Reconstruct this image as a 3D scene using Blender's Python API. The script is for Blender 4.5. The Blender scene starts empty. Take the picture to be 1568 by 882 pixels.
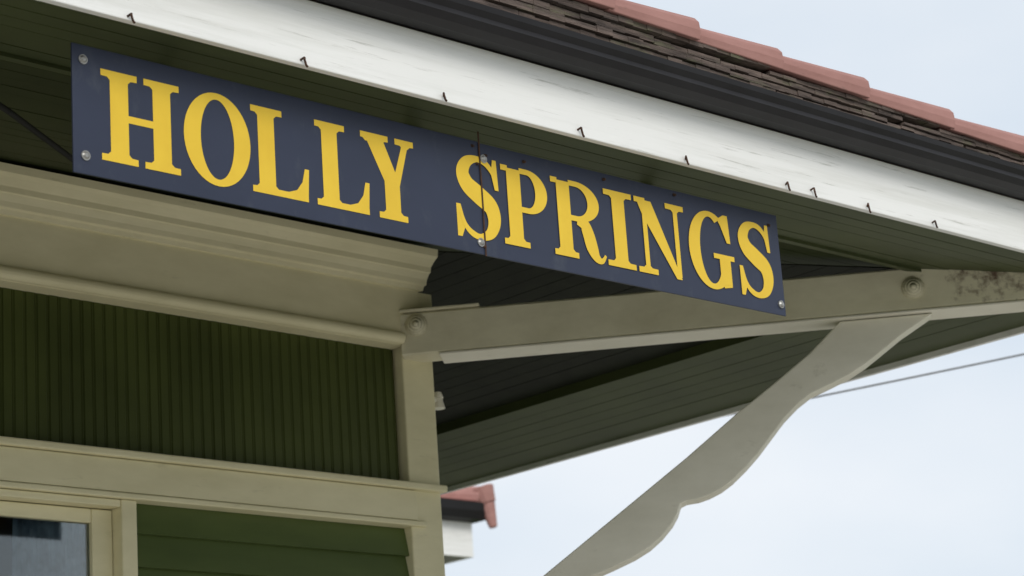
import bpy, math, random
from mathutils import Vector, Matrix
random.seed(4)
ZO=1.6   # eye height: all z values below are relative to the eye, shifted here
scene=bpy.context.scene

# ---------------------------------------------------------------- materials
def mat(name, base, dark=None, rough=0.6, scale=(8,8,8), lo=0.35, hi=0.7, bump=0.15, detail=6,
        spots=None, spot_scale=(3,3,3), spot_lo=0.6, spot_hi=0.7, spec=0.4, stain_or_shade=None):
    m=bpy.data.materials.new(name); m.use_nodes=True
    nt=m.node_tree; n=nt.nodes; l=nt.links
    b=n['Principled BSDF']; b.inputs['Roughness'].default_value=rough
    b.inputs['Specular IOR Level'].default_value=spec
    tc=n.new('ShaderNodeTexCoord'); mp=n.new('ShaderNodeMapping'); mp.inputs['Scale'].default_value=scale
    l.new(tc.outputs['Object'],mp.inputs['Vector'])
    nz=n.new('ShaderNodeTexNoise'); nz.inputs['Scale'].default_value=1; nz.inputs['Detail'].default_value=detail
    nz.inputs['Roughness'].default_value=0.62
    l.new(mp.outputs[0],nz.inputs['Vector'])
    r=n.new('ShaderNodeValToRGB'); r.color_ramp.elements[0].position=lo; r.color_ramp.elements[1].position=hi
    d=dark or tuple(c*0.7 for c in base)
    r.color_ramp.elements[0].color=(*d,1); r.color_ramp.elements[1].color=(*base,1)
    l.new(nz.outputs['Fac'],r.inputs[0])
    col=r.outputs[0]
    if spots:
        mp2=n.new('ShaderNodeMapping'); mp2.inputs['Scale'].default_value=spot_scale; mp2.inputs['Location'].default_value=(3,7,1)
        l.new(tc.outputs['Object'],mp2.inputs['Vector'])
        n2=n.new('ShaderNodeTexNoise'); n2.inputs['Scale'].default_value=1; n2.inputs['Detail'].default_value=8; n2.inputs['Roughness'].default_value=.7
        l.new(mp2.outputs[0],n2.inputs['Vector'])
        r2=n.new('ShaderNodeValToRGB'); r2.color_ramp.elements[0].position=spot_lo; r2.color_ramp.elements[1].position=spot_hi
        r2.color_ramp.elements[0].color=(0,0,0,1); r2.color_ramp.elements[1].color=(1,1,1,1)
        l.new(n2.outputs['Fac'],r2.inputs[0])
        mx=n.new('ShaderNodeMixRGB'); mx.inputs[2].default_value=(*spots,1)
        l.new(r2.outputs[0],mx.inputs[0]); l.new(col,mx.inputs[1]); col=mx.outputs[0]
    if stain_or_shade:   # rot stain: (centre, radius, colour)
        vd=n.new('ShaderNodeVectorMath'); vd.operation='DISTANCE'; vd.inputs[1].default_value=stain_or_shade[0]
        l.new(tc.outputs['Object'],vd.inputs[0])
        mr=n.new('ShaderNodeMapRange'); mr.inputs[1].default_value=0; mr.inputs[2].default_value=stain_or_shade[1]; mr.inputs[3].default_value=.30; mr.inputs[4].default_value=-.35
        l.new(vd.outputs['Value'],mr.inputs[0])
        n3=n.new('ShaderNodeTexNoise'); n3.inputs['Scale'].default_value=26; n3.inputs['Detail'].default_value=8; n3.inputs['Roughness'].default_value=.7
        l.new(tc.outputs['Object'],n3.inputs['Vector'])
        ad=n.new('ShaderNodeMath'); ad.operation='ADD'; l.new(mr.outputs[0],ad.inputs[0]); l.new(n3.outputs['Fac'],ad.inputs[1])
        r3=n.new('ShaderNodeValToRGB'); r3.color_ramp.elements[0].position=.54; r3.color_ramp.elements[1].position=.78
        l.new(ad.outputs[0],r3.inputs[0])
        mx=n.new('ShaderNodeMixRGB'); mx.inputs[2].default_value=(*stain_or_shade[2],1)
        l.new(r3.outputs[0],mx.inputs[0]); l.new(col,mx.inputs[1]); col=mx.outputs[0]
    l.new(col,b.inputs['Base Color'])
    if bump:
        bp=n.new('ShaderNodeBump'); bp.inputs['Strength'].default_value=bump; bp.inputs['Distance'].default_value=0.01
        l.new(nz.outputs['Fac'],bp.inputs['Height']); l.new(bp.outputs[0],b.inputs['Normal'])
    return m

M={}
M['white']=mat('weathered_white_paint',(.86,.86,.84),(.76,.76,.73),.55,(1.2,8,26),.36,.56,.22,8,
               spots=(.42,.41,.37),spot_scale=(2.6,12,70),spot_lo=.59,spot_hi=.72)
M['cream']=mat('cream_paint',(.79,.73,.49),(.67,.615,.39),.5,(3,6,9),.3,.7,.12,7,
               spots=(.46,.42,.25),spot_scale=(4,6,18),spot_lo=.61,spot_hi=.78)
M['beam']=mat('beam_cream_paint',(.75,.71,.53),(.61,.57,.41),.5,(5,5,9),.3,.7,.18,7,
               spots=(.30,.23,.15),spot_scale=(5,5,14),spot_lo=.63,spot_hi=.8,stain_or_shade=((7.04,4.72,2.35+1.6),.42,(.13,.08,.055)))
M['brace']=mat('brace_paint',(.82,.79,.68),(.71,.68,.57),.5,(4,4,9),.3,.7,.15,7,
               spots=(.48,.45,.35),spot_scale=(6,6,10),spot_lo=.60,spot_hi=.8)
M['green']=mat('dark_green_paint',(.074,.091,.021),(.048,.060,.014),.5,(3,3,2),.3,.7,.1,5,spec=.25)
M['clap']=mat('clapboard_green_paint',(.088,.122,.032),(.065,.093,.023),.42,(2,8,8),.3,.7,.1,5)
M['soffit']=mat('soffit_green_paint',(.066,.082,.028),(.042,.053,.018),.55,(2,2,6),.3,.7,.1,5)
M['soffit_in']=mat('shade_painted_soffit',(.038,.048,.017),(.024,.031,.011),.6,(2,2,6),.3,.7,.1,5,spec=.2)  # inner front soffit: shade under the eave put into a darker green
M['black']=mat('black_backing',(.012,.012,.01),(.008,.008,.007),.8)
M['stain_or_shade']=mat('shade_painted_boards',(.020,.023,.013),(.013,.015,.009),.7,spec=.2)  # near-black boards: shadow near the hip put into the side soffit colour
M['gutter']=mat('dark_gutter_metal',(.020,.019,.021),(.013,.012,.013),.5,(4,4,10),.3,.7,.06,5,spots=(.05,.047,.046),spot_scale=(3,10,20),spot_lo=.62,spot_hi=.78,spec=.25)
M['wood']=mat('weathered_wood',(.18,.135,.115),(.05,.038,.033),.85,(7,30,70),.36,.66,.9,9,
              spots=(.12,.12,.07),spot_scale=(6,12,30),spot_lo=.54,spot_hi=.68)
M['tile']=mat('terracotta_tile',(.42,.225,.20),(.33,.17,.148),.75,(5,12,12),.3,.7,.25,7,
              spots=(.22,.14,.12),spot_scale=(8,14,20),spot_lo=.60,spot_hi=.75,spec=.2)
M['navy']=mat('navy_enamel',(.030,.038,.070),(.023,.030,.056),.42,(2,2,3),.3,.7,.02,4,
              spots=(.06,.07,.09),spot_scale=(9,9,5),spot_lo=.57,spot_hi=.82,spec=.35)
M['yellow']=mat('yellow_vinyl',(.84,.57,.04),(.75,.49,.03),.45,(6,6,6),.3,.7,.02,5,
              spots=(.55,.38,.05),spot_scale=(20,20,30),spot_lo=.66,spot_hi=.8)
M['steel']=mat('bolt_steel',(.45,.45,.43),(.25,.24,.22),.4,(60,60,60)); M['steel'].node_tree.nodes['Principled BSDF'].inputs['Metallic'].default_value=.7
M['rust']=mat('rusty_iron',(.10,.045,.025),(.03,.02,.015),.85,(60,60,60))
M['wire']=mat('wire_grey',(.13,.13,.13),(.10,.10,.10),.6)
M['porcelain']=mat('porcelain',(.8,.77,.66),(.6,.57,.48),.3)
M['concrete']=mat('concrete_platform',(.55,.52,.47),(.44,.41,.37),.85,(2,2,2),.3,.7,.2,8)
M['grass']=mat('grass_ground',(.10,.14,.04),(.05,.075,.02),.9,(.8,.8,.8),.3,.7,.5,10)
M['curtain_reflection']=mat('curtain_reflection_cloth',(.30,.37,.46),(.06,.085,.125),.8,(6,6,5),.38,.66,.2,4)  # curtain whose blue-grey blotches paint in the window pane's reflection
def glass():
    m=bpy.data.materials.new('window_glass'); m.use_nodes=True; nt=m.node_tree; n=nt.nodes; l=nt.links
    n.remove(n['Principled BSDF']); out=n['Material Output']
    g=n.new('ShaderNodeBsdfGlossy'); g.inputs['Roughness'].default_value=.03
    t=n.new('ShaderNodeBsdfTransparent'); t.inputs[0].default_value=(.85,.9,.9,1)
    f=n.new('ShaderNodeFresnel'); f.inputs[0].default_value=1.7
    mx=n.new('ShaderNodeMixShader'); l.new(f.outputs[0],mx.inputs[0]); l.new(t.outputs[0],mx.inputs[1]); l.new(g.outputs[0],mx.inputs[2])
    l.new(mx.outputs[0],out.inputs[0]); return m
M['glass']=glass()

# ---------------------------------------------------------------- mesh helpers
def empty(name):
    e=bpy.data.objects.new(name,None); scene.collection.objects.link(e); return e
def mk(name,verts,faces,m,parent=None,bevel=0,smooth=False):
    me=bpy.data.meshes.new(name); me.from_pydata([(v[0],v[1],v[2]+ZO) for v in verts],[],faces); me.update()
    import bmesh
    bm=bmesh.new(); bm.from_mesh(me); bmesh.ops.recalc_face_normals(bm,faces=bm.faces); bm.to_mesh(me); bm.free()
    o=bpy.data.objects.new(name,me); scene.collection.objects.link(o)
    me.materials.append(M[m] if isinstance(m,str) else m)
    if parent: o.parent=parent
    if bevel:
        b=o.modifiers.new('b','BEVEL'); b.width=bevel; b.segments=2; b.limit_method='ANGLE'
    if smooth:
        for p in me.polygons: p.use_smooth=True
    return o
class B:
    "accumulates boxes/prisms into one mesh"
    def __init__(s): s.v=[]; s.f=[]
    def add(s,vs,fs):
        o=len(s.v); s.v+=vs; s.f+=[tuple(i+o for i in f) for f in fs]
    def box(s,x0,x1,y0,y1,z0,z1):
        s.add([(x0,y0,z0),(x1,y0,z0),(x1,y1,z0),(x0,y1,z0),(x0,y0,z1),(x1,y0,z1),(x1,y1,z1),(x0,y1,z1)],
              [(0,1,2,3),(4,5,6,7),(0,1,5,4),(1,2,6,5),(2,3,7,6),(3,0,4,7)])
    def loft(s,a,b):
        n=len(a); s.add(list(a)+list(b),[tuple(range(n)),tuple(range(n,2*n))]+[(i,(i+1)%n,n+(i+1)%n,n+i) for i in range(n)])
    def cyl(s,p,q,r0,r1=None,n=12):
        r1=r0 if r1 is None else r1
        p=Vector(p);q=Vector(q);d=(q-p).normalized(); a=d.orthogonal().normalized(); c=d.cross(a)
        A=[tuple(p+(a*math.cos(t)+c*math.sin(t))*r0) for t in [2*math.pi*i/n for i in range(n)]]
        Bb=[tuple(q+(a*math.cos(t)+c*math.sin(t))*r1) for t in [2*math.pi*i/n for i in range(n)]]
        s.loft(A,Bb)
    def make(s,name,m,parent=None,**k): return mk(name,s.v,s.f,m,parent,**k)
def box(name,x0,x1,y0,y1,z0,z1,m,parent,bevel=.004):
    b=B(); b.box(x0,x1,y0,y1,z0,z1); return b.make(name,m,parent,bevel=bevel)

depot=empty('train_depot')
G=-1.6
WX0,WX1=-6.0,5.79      # walls
WY0,WY1=6.42,12.4
EX1,EY0=7.64,4.33      # eave faces
EX0,EY1=-7.9,14.5

# ---------------------------------------------------------------- walls
b=B()
b.box(WX0,2.9,WY0+.06,WY0+.20,G,2.58); b.box(4.40,WX1-.03,WY0+.06,WY0+.20,G,2.58)
b.box(2.9,4.40,WY0+.06,WY0+.20,1.53,2.58); b.box(2.9,4.40,WY0+.06,WY0+.20,G,-.1)
b.box(WX1-.17,WX1-.03,WY0+.201,WY1,G,2.58); b.box(WX0,WX0+.14,WY0+.201,WY1,G,2.58); b.box(WX0+.141,WX1-.171,WY1-.14,WY1,G,2.58)
b.make('wall_core','clap',depot)
# vertical beadboard
b=B(); x=WX0; w=.044
while x<5.636:
    x1=min(x+w,5.638); y=WY0+.035
    j=random.uniform(-.0012,.0012)
    prof=[(x+.0002,y+.02),(x+.0002,y+.006),(x+.004,y+j),(x+.033,y+j),(x+.0355,y+.003),(x+.038,y+j),(x1-.003,y+j),(x1-.0002,y+.006),(x1-.0002,y+.02)]
    if x1-x<.04: break
    b.loft([(p[0],p[1],1.69) for p in prof],[(p[0],p[1],2.26) for p in prof]); x+=w
b.make('beadboard','green',depot)
box('beadboard_backing',WX0,5.64,WY0+.0555,WY0+.058,1.69,2.27,'green',depot,0)
# clapboards
b=B(); z=1.545; h=.112
while z>G:
    pr=[(WY0+.055,z),(WY0+.045,z),(WY0+.022,z-h),(WY0+.055,z-h)]
    for (xa,xb) in ((4.43,5.638),(WX0,2.84)):
        b.loft([(xa,p[0],p[1]) for p in pr],[(xb,p[0],p[1]) for p in pr])
    if z<-.1:
        b.loft([(2.841,p[0],p[1]) for p in pr],[(4.429,p[0],p[1]) for p in pr])
    z-=h
b.make('clapboards','clap',depot)
b=B(); z=2.2
while z>G:
    pr=[(WX1-.03,z),(WX1-.022,z),(WX1-.006,z-h),(WX1-.03,z-h)]
    b.loft([(p[0],WY0+.16,p[1]) for p in pr],[(p[0],WY1,p[1]) for p in pr]); z-=h
b.make('side_clapboards','clap',depot)
box('corner_post',5.637,WX1,WY0,WY0+.155,G,2.43,'cream',depot,.006)
box('belt_band',WX0,5.66,WY0-.012,WY0+.05,1.56,1.672,'cream',depot,.004)
box('belt_band_ledge',WX0,5.80,WY0-.030,WY0+.05,1.674,1.700,'cream',depot,.006)
box('belt_band_lower_bead',WX0,5.70,WY0-.018,WY0+.05,1.538,1.558,'cream',depot,.005)
box('frieze_board',WX0,5.70,WY0-.04,WY0+.08,2.262,2.45,'cream',depot,.004)
b=B()
b.cyl((WX0,WY0-.046,2.238),(5.60,WY0-.046,2.238),.023,n=16)
b.box(WX0,5.62,WY0-.035,WY0+.055,2.215,2.2605)
b.make('frieze_bead','cream',depot,bevel=.002)
prof=[(0.07,2.436),(-.050,2.436),(-.056,2.452),(-.066,2.456),(-.070,2.475),(-.082,2.498),(-.088,2.500),(-.090,2.520),(-.110,2.545),(-.122,2.556),(-.124,2.585),(.07,2.585)]
b=B(); b.loft([(WX0,WY0+p[0],p[1]) for p in prof],[(5.70-p[0]*.3,WY0+p[0],p[1]) for p in prof]); b.make('crown_moulding','cream',depot,bevel=.0015)
b=B(); b.box(5.701,5.77,WY0-.036,WY1,2.22,2.434); b.make('side_frieze','cream',depot,bevel=.003)

# window
win=empty('window'); win.parent=depot
b=B()
b.box(4.366,4.426,WY0-.004,WY0+.14,-.1,1.537)
b.box(2.90,2.96,WY0-.004,WY0+.14,-.1,1.537)
b.box(2.961,4.365,WY0-.001,WY0+.14,1.512,1.536)
b.make('casing','cream',win,bevel=.004)
b=B()
b.box(4.285,4.364,WY0+.05,WY0+.09,-.06,1.509); b.box(2.963,3.04,WY0+.05,WY0+.09,-.06,1.509)
b.box(3.041,4.284,WY0+.052,WY0+.088,1.462,1.509); b.box(3.041,4.284,WY0+.052,WY0+.088,.70,.76); b.box(3.041,4.284,WY0+.052,WY0+.088,-.06,.02)
b.make('sash','cream',win,bevel=.004)
box('sill',2.85,4.48,WY0-.07,WY0+.14,-.14,-.102,'cream',win)
box('pane',3.03,4.29,WY0+.068,WY0+.072,0.0,1.47,'glass',win,0)
vs=[];N=60
for i in range(N+1):
    x=4.03+i/N*.30; y=WY0+.11+.010*math.sin(i*.5)+.004*math.sin(i*1.7)
    vs+= [(x-.13*max(0,(0.35-i/N)),y,0.0),(x-.02*max(0,(0.35-i/N)),y,1.5)]
mk('curtain_reflection',vs,[(2*i,2*i+2,2*i+3,2*i+1) for i in range(N)],'curtain_reflection',win,smooth=True)
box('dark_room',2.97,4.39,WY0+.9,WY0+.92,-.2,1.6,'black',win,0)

# ---------------------------------------------------------------- soffit
def hipx(y): return EX1-(y-EY0)*.885
def zf(y): return 2.222+.178*(y-4.35)
def soff(name,c0,c1,m,side,lift=0,w=.083,gap=.003):
    b=B(); c=c0
    while c<c1-1e-4:
        a,e=c,min(c+w-gap,c1); t=.010
        j=random.uniform(-.001,.001)
        if not side:
            p=[(-7.6,a,zf(a)),(hipx(a)-.012,a,zf(a)),(hipx(e)-.012,e,zf(e)),(-7.6,e,zf(e))]
        else:
            xa,xe=hipx(a),hipx(e)
            p=[(xa,a+.012,zf(a)),(xa,14,zf(a)),(xe,14,zf(e)),(xe,e+.012,zf(e))]
        b.loft([(q[0],q[1],q[2]+lift+j) for q in p],[(q[0],q[1],q[2]+lift+t) for q in p]); c+=w
    return b.make(name,m,depot)
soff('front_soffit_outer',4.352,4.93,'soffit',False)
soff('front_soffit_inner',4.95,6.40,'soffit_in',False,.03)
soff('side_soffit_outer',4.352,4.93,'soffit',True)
soff('side_soffit_inner',4.95,6.40,'stain_or_shade',True,.03)
b=B()
y0,y1=4.925,4.965
b.loft([(-7.6,y0,zf(y0)-.012),(hipx(y0),y0,zf(y0)-.012),(hipx(y1),y1,zf(y1)-.012),(-7.6,y1,zf(y1)-.012)],
       [(-7.6,y0,zf(y0)+.05),(hipx(y0),y0,zf(y0)+.05),(hipx(y1),y1,zf(y1)+.05),(-7.6,y1,zf(y1)+.05)])
b.loft([(hipx(y0),y0,zf(y0)-.012),(hipx(y0),14,zf(y0)-.012),(hipx(y1),14,zf(y1)-.012),(hipx(y1),y1,zf(y1)-.012)],
       [(hipx(y0),y0,zf(y0)+.05),(hipx(y0),14,zf(y0)+.05),(hipx(y1),14,zf(y1)+.05),(hipx(y1),y1,zf(y1)+.05)])
b.make('soffit_battens','soffit',depot)
b=B()
a,e=4.352,6.5
b.loft([(-7.6,a,zf(a)+.046),(hipx(a),a,zf(a)+.046),(hipx(e),e,zf(e)+.046),(-7.6,e,zf(e)+.046)],[(-7.6,a,zf(a)+.07),(hipx(a),a,zf(a)+.07),(hipx(e),e,zf(e)+.07),(-7.6,e,zf(e)+.07)])
b.loft([(hipx(a),a,zf(a)+.048),(hipx(a),14,zf(a)+.048),(hipx(e),14,zf(e)+.048),(hipx(e),e,zf(e)+.048)],[(hipx(a),a,zf(a)+.068),(hipx(a),14,zf(a)+.068),(hipx(e),14,zf(e)+.068),(hipx(e),e,zf(e)+.068)])
b.make('soffit_backing','stain_or_shade',depot)
b=B(); pts=[(2.9,5.05,2.30),(3.2,5.2,2.285),(3.6,5.5,2.31),(4.0,5.75,2.39)]
for p,q in zip(pts,pts[1:]): b.cyl(p,q,.009)
b.make('conduit','black',depot)

# ---------------------------------------------------------------- fascia, gutter, roof edge
box('front_fascia',EX0,EX1,EY0,EY0+.022,2.20,2.385,'white',depot,.003)
box('side_fascia',EX1-.022,EX1-.0005,EY0+.0225,EY1,2.20,2.385,'white',depot,.003)
gp=[(0,2.388),(-.055,2.383),(-.085,2.392),(-.098,2.410),(-.094,2.425),(-.105,2.440),(-.108,2.456),(-.098,2.456),(-.09,2.43),(-.08,2.40),(-.05,2.392),(-.006,2.396),(-.006,2.46),(0,2.46)]
b=B()
b.loft([(EX0,EY0+p[0],p[1]) for p in gp],[(EX1-p[0],EY0+p[0],p[1]) for p in gp])
b.loft([(EX1-p[0],EY0+p[0],p[1]) for p in gp],[(EX1-p[0],EY1,p[1]) for p in gp])
b.make('gutter','gutter',depot)
b=B()
def topz(x): return 2.565-(x-4.4)*.027 if x>4.4 else 2.565
for L in range(5):
    x=-7.9+random.random()*.1
    while x<7.7:
        ln=random.uniform(.25,1.1); x1=min(x+ln,7.73)
        f0,f1=L/5,(L+1)/5
        za=2.445+(topz(x)-2.445)*f0; zb=2.445+(topz(x)-2.445)*f1-.002
        yo=4.260-L*.003+random.uniform(-.005,.004)
        n=max(2,int((x1-x)/.06)); 
        # ragged lower and upper lips
        for k in range(n):
            xa=x+(x1-.003-x)*k/n; xb=x+(x1-.003-x)*(k+1)/n
            b.box(xa,xb+.0005,yo+random.uniform(-.0025,.0025),4.40,za+random.uniform(0,.004),zb+random.uniform(-.004,.001))
        x=x1
b.make('roof_edge_boards','wood',depot,bevel=.002)
b=B()
for L in range(4):
    b.box(EX1-.05,EX1+.07-L*.004,4.40,14.5,2.445+L*.018,2.46+L*.018)
b.make('side_roof_edge_boards','wood',depot,bevel=.002)
# edge tiles: each one laps over the next
b=B()
J=[6.178,5.722,5.309,4.925,4.567,4.17,3.8]
while J[-1]>-7.8: J.append(J[-1]-.39)
J=[7.82,7.45,7.03,6.6]+J
for i in range(len(J)-1):
    xb,xa=J[i],J[i+1]; zb=topz(xb); za=topz(xa)
    r=random.uniform(-.003,.003); yf=4.232+random.uniform(-.007,.007)
    def sec(x,zb0,h,dy=0):
        return [(x,yf+dy,zb0+r),(x,yf-.005+dy,zb0+h*.35+r),(x,yf-.002+dy,zb0+h*.7+r),(x,yf+.014+dy,zb0+h*.93+r),(x,yf+.04+dy,zb0+h+r),(x,4.62,zb0+h+.10+r),(x,4.62,zb0+.06+r)]
    b.loft(sec(xa+.004,za+.004,.058,.006),sec(xb+.02,zb+.004,.080,-.004))
b.make('edge_tiles','tile',depot,bevel=.003)
b=B(); y=4.30
while y<14.4:
    b.loft([(EX1-.1,y,2.50),(EX1+.10,y,2.49),(EX1+.10,y,2.54),(EX1-.1,y,2.58)],[(EX1-.1,y+.385,2.50),(EX1+.10,y+.385,2.488),(EX1+.10,y+.385,2.53),(EX1-.1,y+.385,2.57)]); y+=.39
b.make('side_edge_tiles','tile',depot,bevel=.003)
b=B(); n=15
for i in range(n):
    def rect(t): 
        d=t*5.1; return (EX0+.05+d,EX1-.02+.05-d,EY0+.03+d,EY1-.02-d,2.565+d*.36)
    x0,x1,y0,y1,z=rect(i/n); X0,X1,Y0,Y1,Z=rect((i+1)/n+.004)
    A=[(x0,y0,z+.05),(x1,y0,z+.05),(x1,y1,z+.05),(x0,y1,z+.05)]; C=[(X0,Y0,Z+.02),(X1,Y0,Z+.02),(X1,Y1,Z+.02),(X0,Y1,Z+.02)]
    D=[(x0,y0,z+.0),(x1,y0,z+.0),(x1,y1,z+.0),(x0,y1,z+.0)]
    b.add(A+C+D,[(k,(k+1)%4,4+(k+1)%4,4+k) for k in range(4)]+[(8+k,8+(k+1)%4,(k+1)%4,k) for k in range(4)])
b.make('hip_roof','tile',depot)
# light string hooks under the fascia
b=B()
for x in (2.47,2.994,3.516,4.001,4.503,4.95,5.402,5.52,5.80,6.14,6.7):
    y=EY0-.004; z=2.201+random.uniform(-.002,.008); dx=random.uniform(-.008,.008); k=random.uniform(.55,.9)
    pts=[(x,y+.004,z+.014*k),(x+dx-.004,y-.008,z+.020*k),(x+dx-.006,y-.011,z+.004),(x+dx,y-.009,z-.012*k),(x+dx+.005,y-.008,z-.016*k)]
    for p,q in zip(pts,pts[1:]): b.cyl(p,q,.003,n=8)
b.make('fascia_hooks','rust',depot)

# ---------------------------------------------------------------- diagonal beam and brace
A0=Vector((5.60,6.38,0)); D=Vector((.661,-.751,0)).normalized(); Nn=Vector((.751,.661,0)).normalized()
def dp(s,z,t): p=A0+D*s+Nn*t; return (p.x,p.y,z)
b=B()
bp=[(.008,2.172),(0,2.178),(0,2.327),(.008,2.335),(.132,2.335),(.14,2.327),(.14,2.178),(.132,2.172)]
b.loft([dp(.0,z,t) for t,z in bp],[dp(2.62,z,t) for t,z in bp])
b.make('corner_beam','beam',depot,bevel=.002)
b=B(); q4=((-.004,2.163),(-.004,2.171),(.144,2.171),(.144,2.163)); b.loft([dp(.14,z,t) for t,z in q4],[dp(2.60,z,t) for t,z in q4])
b.make('beam_highlight_strip','brace',depot,bevel=.002)  # added pale strip: the beam's lit lower edge put into shape and colour
b=B(); b.loft([dp(.0,z,t) for t,z in ((-.006,2.337),(-.006,2.348),(.146,2.348),(.146,2.337))],[dp(.30,z,t) for t,z in ((-.006,2.337),(-.006,2.348),(.146,2.348),(.146,2.337))])
b.make('beam_cap','beam',depot,bevel=.003)
top=[(1.965,2.160),(1.70,2.160),(1.625,2.160),(1.498,2.047),(1.346,1.938),(1.218,1.851),(1.015,1.699),(.461,1.310),(.10,1.057)]
low=[(.10,.86),(.25,.99),(.42,1.14),(.55,1.235),(.628,1.290),(.72,1.322),(.80,1.353),(.857,1.383),(.905,1.420),(.945,1.462),(.968,1.497),(.982,1.532),(1.004,1.541),(1.05,1.545),(1.091,1.556),(1.135,1.575),(1.177,1.602),(1.232,1.648),(1.282,1.697),(1.335,1.757),(1.386,1.815),(1.44,1.863),(1.49,1.897),(1.56,1.924),(1.636,1.955),(1.70,1.99),(1.75,2.024),(1.84,2.087)]
pl=top+low
b=B(); b.loft([dp(s,z,.025) for s,z in pl],[dp(s,z,.115) for s,z in pl]); b.make('knee_brace','brace',depot,bevel=.005)
b=B()
def knob(s,z,r):
    prev=None
    for k in range(6):
        a=k/5*math.pi/2; c=(-r*.55*math.sin(a)); rr=r*math.cos(a)+.001
        if prev: b.cyl(dp(s,z,prev[0]),dp(s,z,c),prev[1],rr,n=20)
        prev=(c,rr)
knob(1.90,2.255,.042); knob(.06,2.285,.042)
b.make('beam_bolt_caps','beam',depot,smooth=True)
b=B(); b.cyl((5.79,6.46,2.04),(5.85,6.455,2.045),.014); b.cyl((5.835,6.455,2.01),(5.835,6.455,2.05),.026,.016); b.cyl((5.835,6.455,2.051),(5.835,6.455,2.075),.022,.014)
b.make('insulator','porcelain',depot,bevel=.002)

# ---------------------------------------------------------------- sign
sign=empty('station_sign')
SX0,SX1,SZ0,SZ1,SY=2.915,5.49,1.838,2.166,4.45
seam=4.229
box('panel_1',SX0,seam-.0012,SY,SY+.006,SZ0+.001,SZ1,'navy',sign,.001)
box('panel_2',seam+.0012,SX1,SY+.0015,SY+.0075,SZ0,SZ1-.002,'navy',sign,.001)
# brackets run back from the panels and up to the soffit
b=B()
for x in (SX0+.45,seam,SX1-.30):
    b.box(x-.015,x+.015,SY+.009,4.70,1.99,2.02); b.box(x-.015,x+.015,4.701,4.73,1.99,zf(4.72)+.004)
    b.box(x-.03,x+.03,SY+.0078,SY+.0088,SZ0+.03,SZ1-.03)
b.make('brackets','rust',sign)
b=B()
def bolt(x,z,r=.010):
    b.cyl((x,SY+.002,z),(x,SY-.003,z),r*1.25,n=16); b.cyl((x,SY-.003,z),(x,SY-.007,z),r,r*.55,n=16)
for x,z in ((2.945,2.128),(2.948,1.885),(5.468,1.872),(4.244,2.118),(4.214,1.872)): bolt(x,z)
b.make('bolts','steel',sign,smooth=False)
b=B()
for x,z in ((5.445,2.125),(4.205,2.15),(4.252,2.13),(4.72,2.145),(4.40,2.14),(5.02,2.15),(4.226,1.862),(4.218,2.10)):
    b.cyl((x,SY+.002,z),(x+.002,SY-.006,z-.002),.0055,.003,n=8)
b.make('rusty_screws','rust',sign)
LH=.232; LB=1.884
letters_mesh=B(); off=[0]
def emit(x0,faces_groups):
    for g in faces_groups:
        off[0]=(off[0]+1)%9; y=SY-.0008-off[0]*.00006
        vs=[];fs=[]
        for q in g:
            o=len(vs); vs+=[(x0+p[0]*LH,y,LB+p[1]*LH) for p in q]; fs.append(tuple(range(o,o+len(q))))
        letters_mesh.add(vs,fs)
def R(x0,x1,y0,y1): return [[(x0,y0),(x1,y0),(x1,y1),(x0,y1)]]
TH=.072
def serif(x0,x1,sx0,sx1,top):
    k=.035
    pts=[(x0,0),(x1,0),(x1,TH),(max(sx1+k,sx1),TH+.003),(sx1,TH+k),(sx0,TH+k),(sx0-k,TH+.003),(x0,TH)]
    if x1-sx1<k: pts=[p for i,p in enumerate(pts) if i!=3]
    if top: pts=[(p[0],1-p[1]) for p in pts]
    return [pts]
def ring(cx,cy,rx,ry,ix,iy,a0=0,a1=360,n=48):
    g=[]
    for i in range(n):
        t0=math.radians(a0+(a1-a0)*i/n); t1=math.radians(a0+(a1-a0)*(i+1)/n)
        g.append([(cx+rx*math.cos(t0),cy+ry*math.sin(t0)),(cx+rx*math.cos(t1),cy+ry*math.sin(t1)),(cx+ix*math.cos(t1),cy+iy*math.sin(t1)),(cx+ix*math.cos(t0),cy+iy*math.sin(t0))])
    return g
def stroke(pts,sub=8):
    P=[]
    n=len(pts)
    for i in range(n-1):
        p0=pts[max(i-1,0)];p1=pts[i];p2=pts[i+1];p3=pts[min(i+2,n-1)]
        for k in range(sub):
            t=k/sub
            P.append(tuple(.5*((2*p1[j])+(-p0[j]+p2[j])*t+(2*p0[j]-5*p1[j]+4*p2[j]-p3[j])*t*t+(-p0[j]+3*p1[j]-3*p2[j]+p3[j])*t**3) for j in range(3)))
    P.append(pts[-1]); Lh=[];Rh=[]
    for i,p in enumerate(P):
        a=P[max(i-1,0)];c=P[min(i+1,len(P)-1)]; dx,dy=c[0]-a[0],c[1]-a[1]; l=math.hypot(dx,dy) or 1
        nx,ny=-dy/l,dx/l; Lh.append((p[0]+nx*p[2],p[1]+ny*p[2])); Rh.append((p[0]-nx*p[2],p[1]-ny*p[2]))
    return [[Lh[i],Rh[i],Rh[i+1],Lh[i+1]] for i in range(len(P)-1)]
st=.225; sv=.112
def gH(W):
    a=sv; c=W-sv-st
    return [R(a,a+st,.03,.97),R(c,c+st,.03,.97),R(a+st-.01,c+.01,.46,.54),serif(0,a+st+sv,a,a+st,0),serif(0,a+st+sv,a,a+st,1),serif(c-sv,W,c,c+st,0),serif(c-sv,W,c,c+st,1)]
def gO(W): return [ring(W/2,.5,W/2,.53,W/2-.22,.455)]
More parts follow.
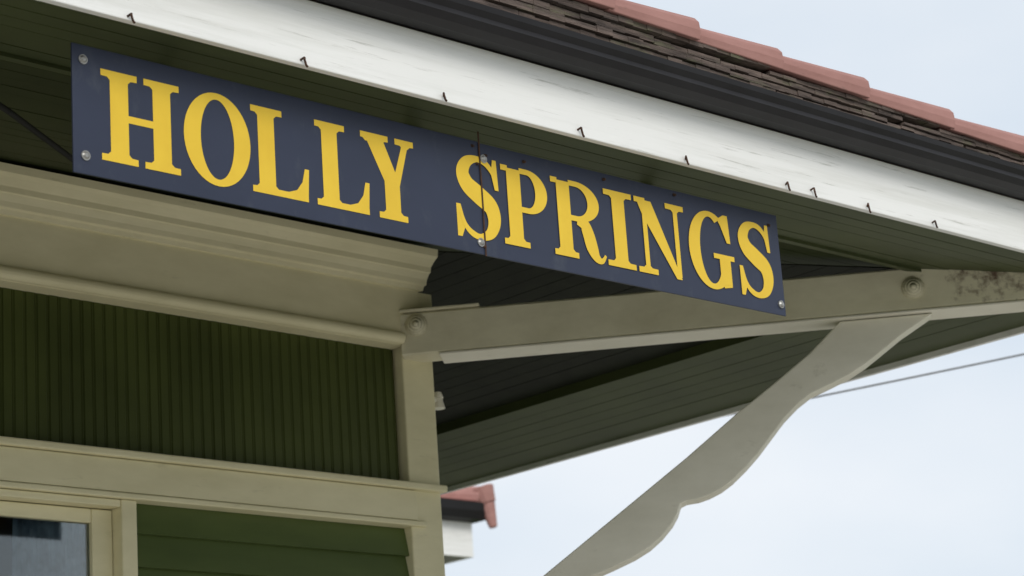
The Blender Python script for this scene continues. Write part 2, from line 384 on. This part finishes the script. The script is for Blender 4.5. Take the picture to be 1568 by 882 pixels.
def gL(W):
    a=sv-.02
    return [R(a,a+st,.03,.97),serif(0,a+st+sv,a,a+st,1),serif(0,a+st+.04,a,a+st,0),R(a,W-.02,0,.075),[[(W-.30,.073),(W-.02,.073),(W,.38),(W-.06,.38),(W-.10,.22),(W-.18,.115)]]]
def gY(W):
    c=W*.56; h=st/2
    return [[[(.07,.95),(.33,.95),(c+h,.46),(c+h-.03,.40),(c-h,.40),(c-h,.45)]],[[(W-.17,.95),(W-.08,.95),(c+h,.42),(c+.0,.42)]],R(c-h,c+h,.03,.42),serif(0,.41,.07,.32,1),serif(W-.28,W,W-.17,W-.09,1),serif(c-h-.10,c+h+.10,c-h,c+h,0)]
def gS(W):
    w=W
    sp=[(.87*w,.72,.022),(.82*w,.85,.032),(.68*w,.955,.040),(.49*w,.985,.040),(.29*w,.925,.072),(.19*w,.79,.100),(.27*w,.645,.115),(.50*w,.535,.125),(.74*w,.42,.118),(.80*w,.25,.102),(.71*w,.09,.072),(.51*w,.015,.040),(.32*w,.045,.040),(.18*w,.14,.032),(.10*w,.30,.022)]
    return [stroke(sp),[[(.83*w,1.02),(.91*w,1.02),(.93*w,.64),(.85*w,.64),(.79*w,.84)]],[[(.02*w,-.02),(.11*w,-.02),(.20*w,.14),(.11*w,.38),(.02*w,.38)]]]
def bowl(W,cy,ry,x):
    cx=x+.11; rx=W-cx
    return [ring(cx,cy,rx,ry,rx-.20,ry-.07,-90,90,28),R(x-.01,cx,cy+ry-.07,cy+ry),R(x-.01,cx,cy-ry,cy-ry+.07)]
def gP(W):
    a=sv-.02
    return [R(a,a+st,.03,.97),serif(0,a+st+.10,a,a+st,0),R(0,a+.02,1-TH,1)]+bowl(W,.72,.28,a+st)
def gR(W):
    a=sv-.02
    leg=[(.42,.49,.05),(.54,.46,.085),(W-.29,.34,.10),(W-.24,.18,.10),(W-.17,.06,.065),(W-.08,.03,.034),(W-.01,.11,.018)]
    return [R(a,a+st,.03,.97),serif(0,a+st+.09,a,a+st,0),R(0,a+.02,1-TH,1),stroke(leg)]+bowl(W-.07,.74,.26,a+st)
def gI(W):
    c=W/2;h=st/2
    return [R(c-h,c+h,.03,.97),serif(0,W,c-h,c+h,0),serif(0,W,c-h,c+h,1)]
def gN(W):
    return [R(.13,.21,.03,.90),R(W-.20,W-.12,.03,.97),[[(.04,.97),(.31,.97),(W-.12,.0),(W-.22,.0),(.13,.78)]],serif(0,.35,.13,.21,0),R(0,.2,1-TH,1),serif(W-.34,W,W-.20,W-.12,1)]
def gG(W):
    return [ring(W*.50,.5,W*.50,.53,W*.50-.215,.455,58,318,40),R(W-.27,W-.06,.06,.43),R(W-.38,W+.02,.40,.468),[[(W-.13,1.02),(W-.05,1.02),(W-.03,.64),(W-.10,.64),(W-.20,.86),(W-.26,.95)]],[[(W*.70,.12),(W-.06,.30),(W-.06,.04),(W*.74,.01)]]]
spec=[(gH,2.994,3.222),(gO,3.234,3.438),(gL,3.442,3.624),(gL,3.648,3.826),(gY,3.802,3.986),(gS,4.128,4.306),(gP,4.306,4.482),(gR,4.499,4.706),(gI,4.712,4.828),(gN,4.840,5.052),(gG,5.066,5.262),(gS,5.286,5.452)]
for g,x0,x1 in spec: emit(x0,g((x1-x0)/LH))
letters_mesh.make('letters','yellow',sign)
b=B(); z=SZ0-.003
while z<SZ1+.010:
    j=random.uniform(-.0006,.0006); b.box(seam-.0022+j,seam+.0022+j,SY-.0035,SY-.001,z,z+.0199); z+=.02
b.make('seam_joint','rust',sign)

# ---------------------------------------------------------------- neighbouring building
nb=empty('neighboring_building')
cx,cy=13.50,14.6
box('walls',9.6,cx-.8,cy+.8,cy+7,G,3.7,'clap',nb)
box('front_fascia',8.9,cx,cy,cy+.04,3.28,3.58,'white',nb)
box('side_fascia',cx-.04,cx-.001,cy+.041,cy+7.8,3.28,3.58,'white',nb)
box('soffit',8.9,cx-.041,cy+.041,cy+7.8,3.40,3.43,'soffit',nb)
b=B(); g2=[(0,3.58),(-.10,3.59),(-.13,3.66),(-.14,3.73),(0,3.73)]
b.loft([(8.9,cy+p[0],p[1]) for p in g2],[(cx-p[0]*.8,cy+p[0],p[1]) for p in g2]); b.loft([(cx-p[0]*.8,cy+p[0],p[1]) for p in g2],[(cx-p[0],cy+7.8,p[1]) for p in g2]); b.make('gutter','gutter',nb)
b=B()
A=[(8.9,cy-.12,3.74),(cx+.08,cy-.12,3.74),(cx+.08,cy+7.9,3.74),(8.9,cy+7.9,3.74)]
C=[(10.4,cy+3.6,4.5),(11,cy+3.6,4.5),(11,cy+4,4.5),(10.4,cy+4,4.5)]
b.loft(A,C); b.make('roof','tile',nb)
b=B()
P0=Vector((cx+.06,cy-.08,3.78)); P1=Vector((11,cy+3.6,4.56)); n=12
for i in range(n):
    p=P0.lerp(P1,i/n); q=P0.lerp(P1,(i+1.12)/n); b.cyl(p,q,.105,.08,n=14)
b.cyl(P0+Vector((.06,-.06,-.26)),P0+Vector((.03,-.03,-.05)),.035,.07,n=12)
b.cyl(P0+Vector((.03,-.03,-.052)),P0+Vector((0,0,.09)),.08,.11,n=12)
b.make('hip_tiles','tile',nb,bevel=.01)

# ---------------------------------------------------------------- power line, ground
b=B()
pw=empty('power_line')
W0=Vector((9.2,11.2,2.86)); W1=Vector((19.5,1.2,5.06)); prev=None
for i in range(25):
    t=i/24; p=W0.lerp(W1,t)-Vector((0,0,.5*t*(1-t)))
    if prev: b.cyl(prev,p,.006,n=6)
    prev=p
b.make('wire','wire',pw)
b=B(); b.cyl((19.6,1.1,G),(19.6,1.1,5.5),.14,.11); b.box(19.5,19.7,.3,1.9,5.01,5.13); b.make('pole','wood',pw)
b=B(); b.cyl((9.2,11.3,G),(9.2,11.3,2.92),.05); b.make('service_post','wood',pw)
S=1500
mk('ground',[(-S,-S,G-.15),(S,-S,G-.15),(S,S,G-.15),(-S,S,G-.15)],[(0,1,2,3)],'grass')
box('platform',-14,16,-9,16,G-.16,G,'concrete',None,.02)

# ---------------------------------------------------------------- light
az=math.radians(212); el=math.radians(36)
w=bpy.data.worlds.new('World'); scene.world=w; w.use_nodes=True
nt=w.node_tree;n=nt.nodes;l=nt.links
bg=n['Background']; bg.inputs[1].default_value=.14
sk=n.new('ShaderNodeTexSky'); sk.sky_type='NISHITA'; sk.sun_disc=False; sk.sun_elevation=el; sk.sun_rotation=az; sk.dust_density=2
tc=n.new('ShaderNodeTexCoord'); mp=n.new('ShaderNodeMapping'); mp.inputs['Scale'].default_value=(2.2,2.2,5)
nz=n.new('ShaderNodeTexNoise'); nz.inputs['Scale'].default_value=1.3; nz.inputs['Detail'].default_value=5; nz.inputs['Roughness'].default_value=.45
l.new(tc.outputs['Generated'],mp.inputs['Vector']); l.new(mp.outputs[0],nz.inputs['Vector'])
rp=n.new('ShaderNodeValToRGB'); rp.color_ramp.elements[0].position=.36; rp.color_ramp.elements[1].position=.62
rp.color_ramp.elements[0].color=(.515,.575,.64,1); rp.color_ramp.elements[1].color=(.645,.67,.70,1)
l.new(nz.outputs['Fac'],rp.inputs[0])
ml=n.new('ShaderNodeVectorMath'); ml.operation='SCALE'; ml.inputs['Scale'].default_value=10
l.new(rp.outputs[0],ml.inputs[0])
mx=n.new('ShaderNodeMixRGB'); mx.inputs[0].default_value=.93
l.new(sk.outputs[0],mx.inputs[1]); l.new(ml.outputs[0],mx.inputs[2]); l.new(mx.outputs[0],bg.inputs[0])
sd=bpy.data.lights.new('sun','SUN'); sd.energy=1.7; sd.angle=math.radians(25); sd.color=(1,.96,.9)
so=bpy.data.objects.new('sun',sd); scene.collection.objects.link(so)
to=Vector((math.sin(az)*math.cos(el),math.cos(az)*math.cos(el),math.sin(el)))
so.rotation_euler=to.to_track_quat('Z','Y').to_euler()

# ---------------------------------------------------------------- camera
X=Vector((3916,749,3600)).normalized(); Z=Vector((-887,-12670,3600)); Z=(Z-X*Z.dot(X)).normalized(); Y=Z.cross(X)
right=Vector((X.x,Y.x,Z.x)); down=Vector((X.y,Y.y,Z.y)); fwd=Vector((X.z,Y.z,Z.z))
cd=bpy.data.cameras.new('camera'); cd.lens=36*3600/1568; cd.sensor_width=36; cd.clip_end=5000; cd.clip_start=.1
cam=bpy.data.objects.new('camera',cd); scene.collection.objects.link(cam)
up=-down; back=-fwd
cam.matrix_world=Matrix(((right.x,up.x,back.x,0),(right.y,up.y,back.y,0),(right.z,up.z,back.z,ZO),(0,0,0,1)))
cd.dof.use_dof=True; cd.dof.focus_distance=6.6; cd.dof.aperture_fstop=5.6
scene.camera=cam
scene.view_settings.view_transform='Standard'; scene.view_settings.look='None'; scene.view_settings.exposure=0
